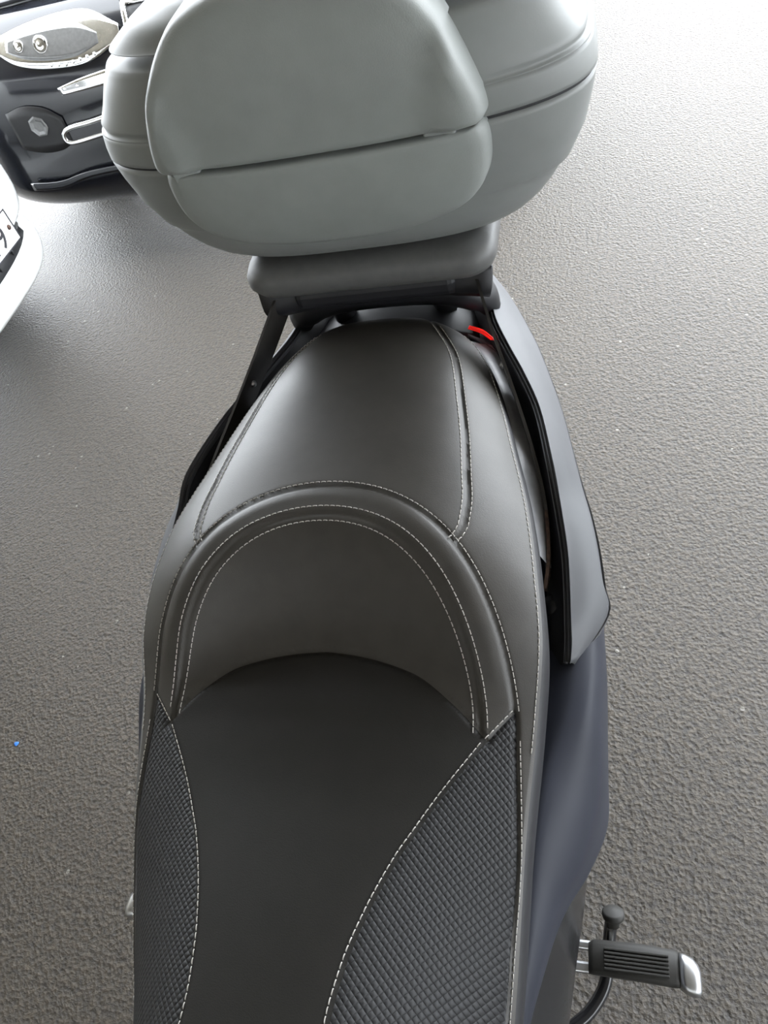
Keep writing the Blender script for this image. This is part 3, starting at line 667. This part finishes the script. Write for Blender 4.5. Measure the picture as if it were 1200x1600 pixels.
wpart('cabin', rings([[(-2.56, WY-.62, .92), (-2.56, WY+.62, .92), (-3.13, WY+.52, 1.4), (-3.13, WY-.52, 1.4)], [(-4.9, WY-.66, .92), (-4.9, WY+.66, .92), (-4.5, WY+.52, 1.42), (-4.5, WY-.52, 1.42)]]), carwht, bevel=.04, smooth=False)
for sgn in (-1, 1):
    wpart('front_wheel', lathe([(.02, -.09), (.2, -.09), (.27, -.08), (.285, -.04), (.285, .04), (.27, .08), (.2, .09), (.02, .09)], (-2.25, WY+sgn*.70, .286), (0, 1, 0), 28), tyre_m)
    wpart('headlight', spatch(wf, [(WY+sgn*.40, .72), (WY+sgn*.52, .75), (WY+sgn*.64, .76)], [(WY+sgn*.42, .63), (WY+sgn*.54, .63), (WY+sgn*.66, .66)], 6, 5, .006), lens_g, solid=.01)
it = pempty('intake', (-1.5, WY, .38), wc)
part('mesh_backing', spatch(wf, [(WY-.48, .412), (WY, .418), (WY+.48, .412)], [(WY-.46, .347), (WY, .343), (WY+.46, .347)], 10, 4, .004), cartrim, it, solid=.003)
part('grille_bar', tube([np.array(wf(u, .383, .012)) for u in np.linspace(WY-.45, WY+.45, 15)], .008, 8), plate_m, it, label='grey bar across the intake')
for u in np.linspace(WY-.4, WY+.4, 9): part('rib', tube([np.array(wf(u, .35, .008)), np.array(wf(u, .41, .008))], .004, 6), cartrim, it)
npl = pempty('number_plate', (-1.44, 1.67, .5), wc)
px0 = -1.442
part('plate', box(px0-.035, px0, 1.41, 1.93, .445, .541), plate_w, npl, bevel=.003, smooth=False, label='white number plate')
for (a0, a1, b0, b1) in ((1.41, 1.93, .538, .542), (1.41, 1.93, .444, .448), (1.41, 1.414, .444, .542), (1.926, 1.93, .444, .542)):
    part('border', box(px0, px0+.0015, a0, a1, b0, b1), ink, npl, smooth=False)
part('bolt', lathe([(0, 0), (.008, 0), (.006, .004), (0, .004)], (px0, 1.908, .493), (1, 0, 0), 12), rust, npl)
def digit(ch, u0):
    cu = bpy.data.curves.new('digit', 'FONT'); cu.body = ch; cu.size = .095; cu.extrude = .0008; cu.align_x = 'LEFT'
    o = bpy.data.objects.new('digit', cu); col.objects.link(o); cu.materials.append(ink)
    me = bpy.data.meshes.new_from_object(o); bpy.data.objects.remove(o)
    o = bpy.data.objects.new('digit', me); col.objects.link(o)
    o.location = (px0+.0012, u0, .460); o.rotation_euler = (rd(90), 0, rd(90)); under(o, npl)
digit('2', 1.765); digit('9', 1.83)

# ================================================================== litter on the asphalt
def litter(name, loc, s, m, label, cat, rz=0):
    pts = [(random.uniform(.7, 1.1)*s*cos(t), random.uniform(.5, .8)*s*sin(t)) for t in np.linspace(0, 2*pi, 8, endpoint=False)]
    h = s*.5; R = [[(p[0]*f, p[1]*f, zz) for p in pts] for f, zz in ((.8, 0), (1, h*.3), (.9, h*.7), (.5, h))]
    o = mesh(name, *rings(R), m, smooth=False); o.location = loc; o.rotation_euler = (0, 0, rz); tag(o, label, cat); return o
litter('plastic_scrap', (-1.016, .513, .001), .008, blue_m, 'tiny bright blue scrap lying on the asphalt', 'litter', .4)
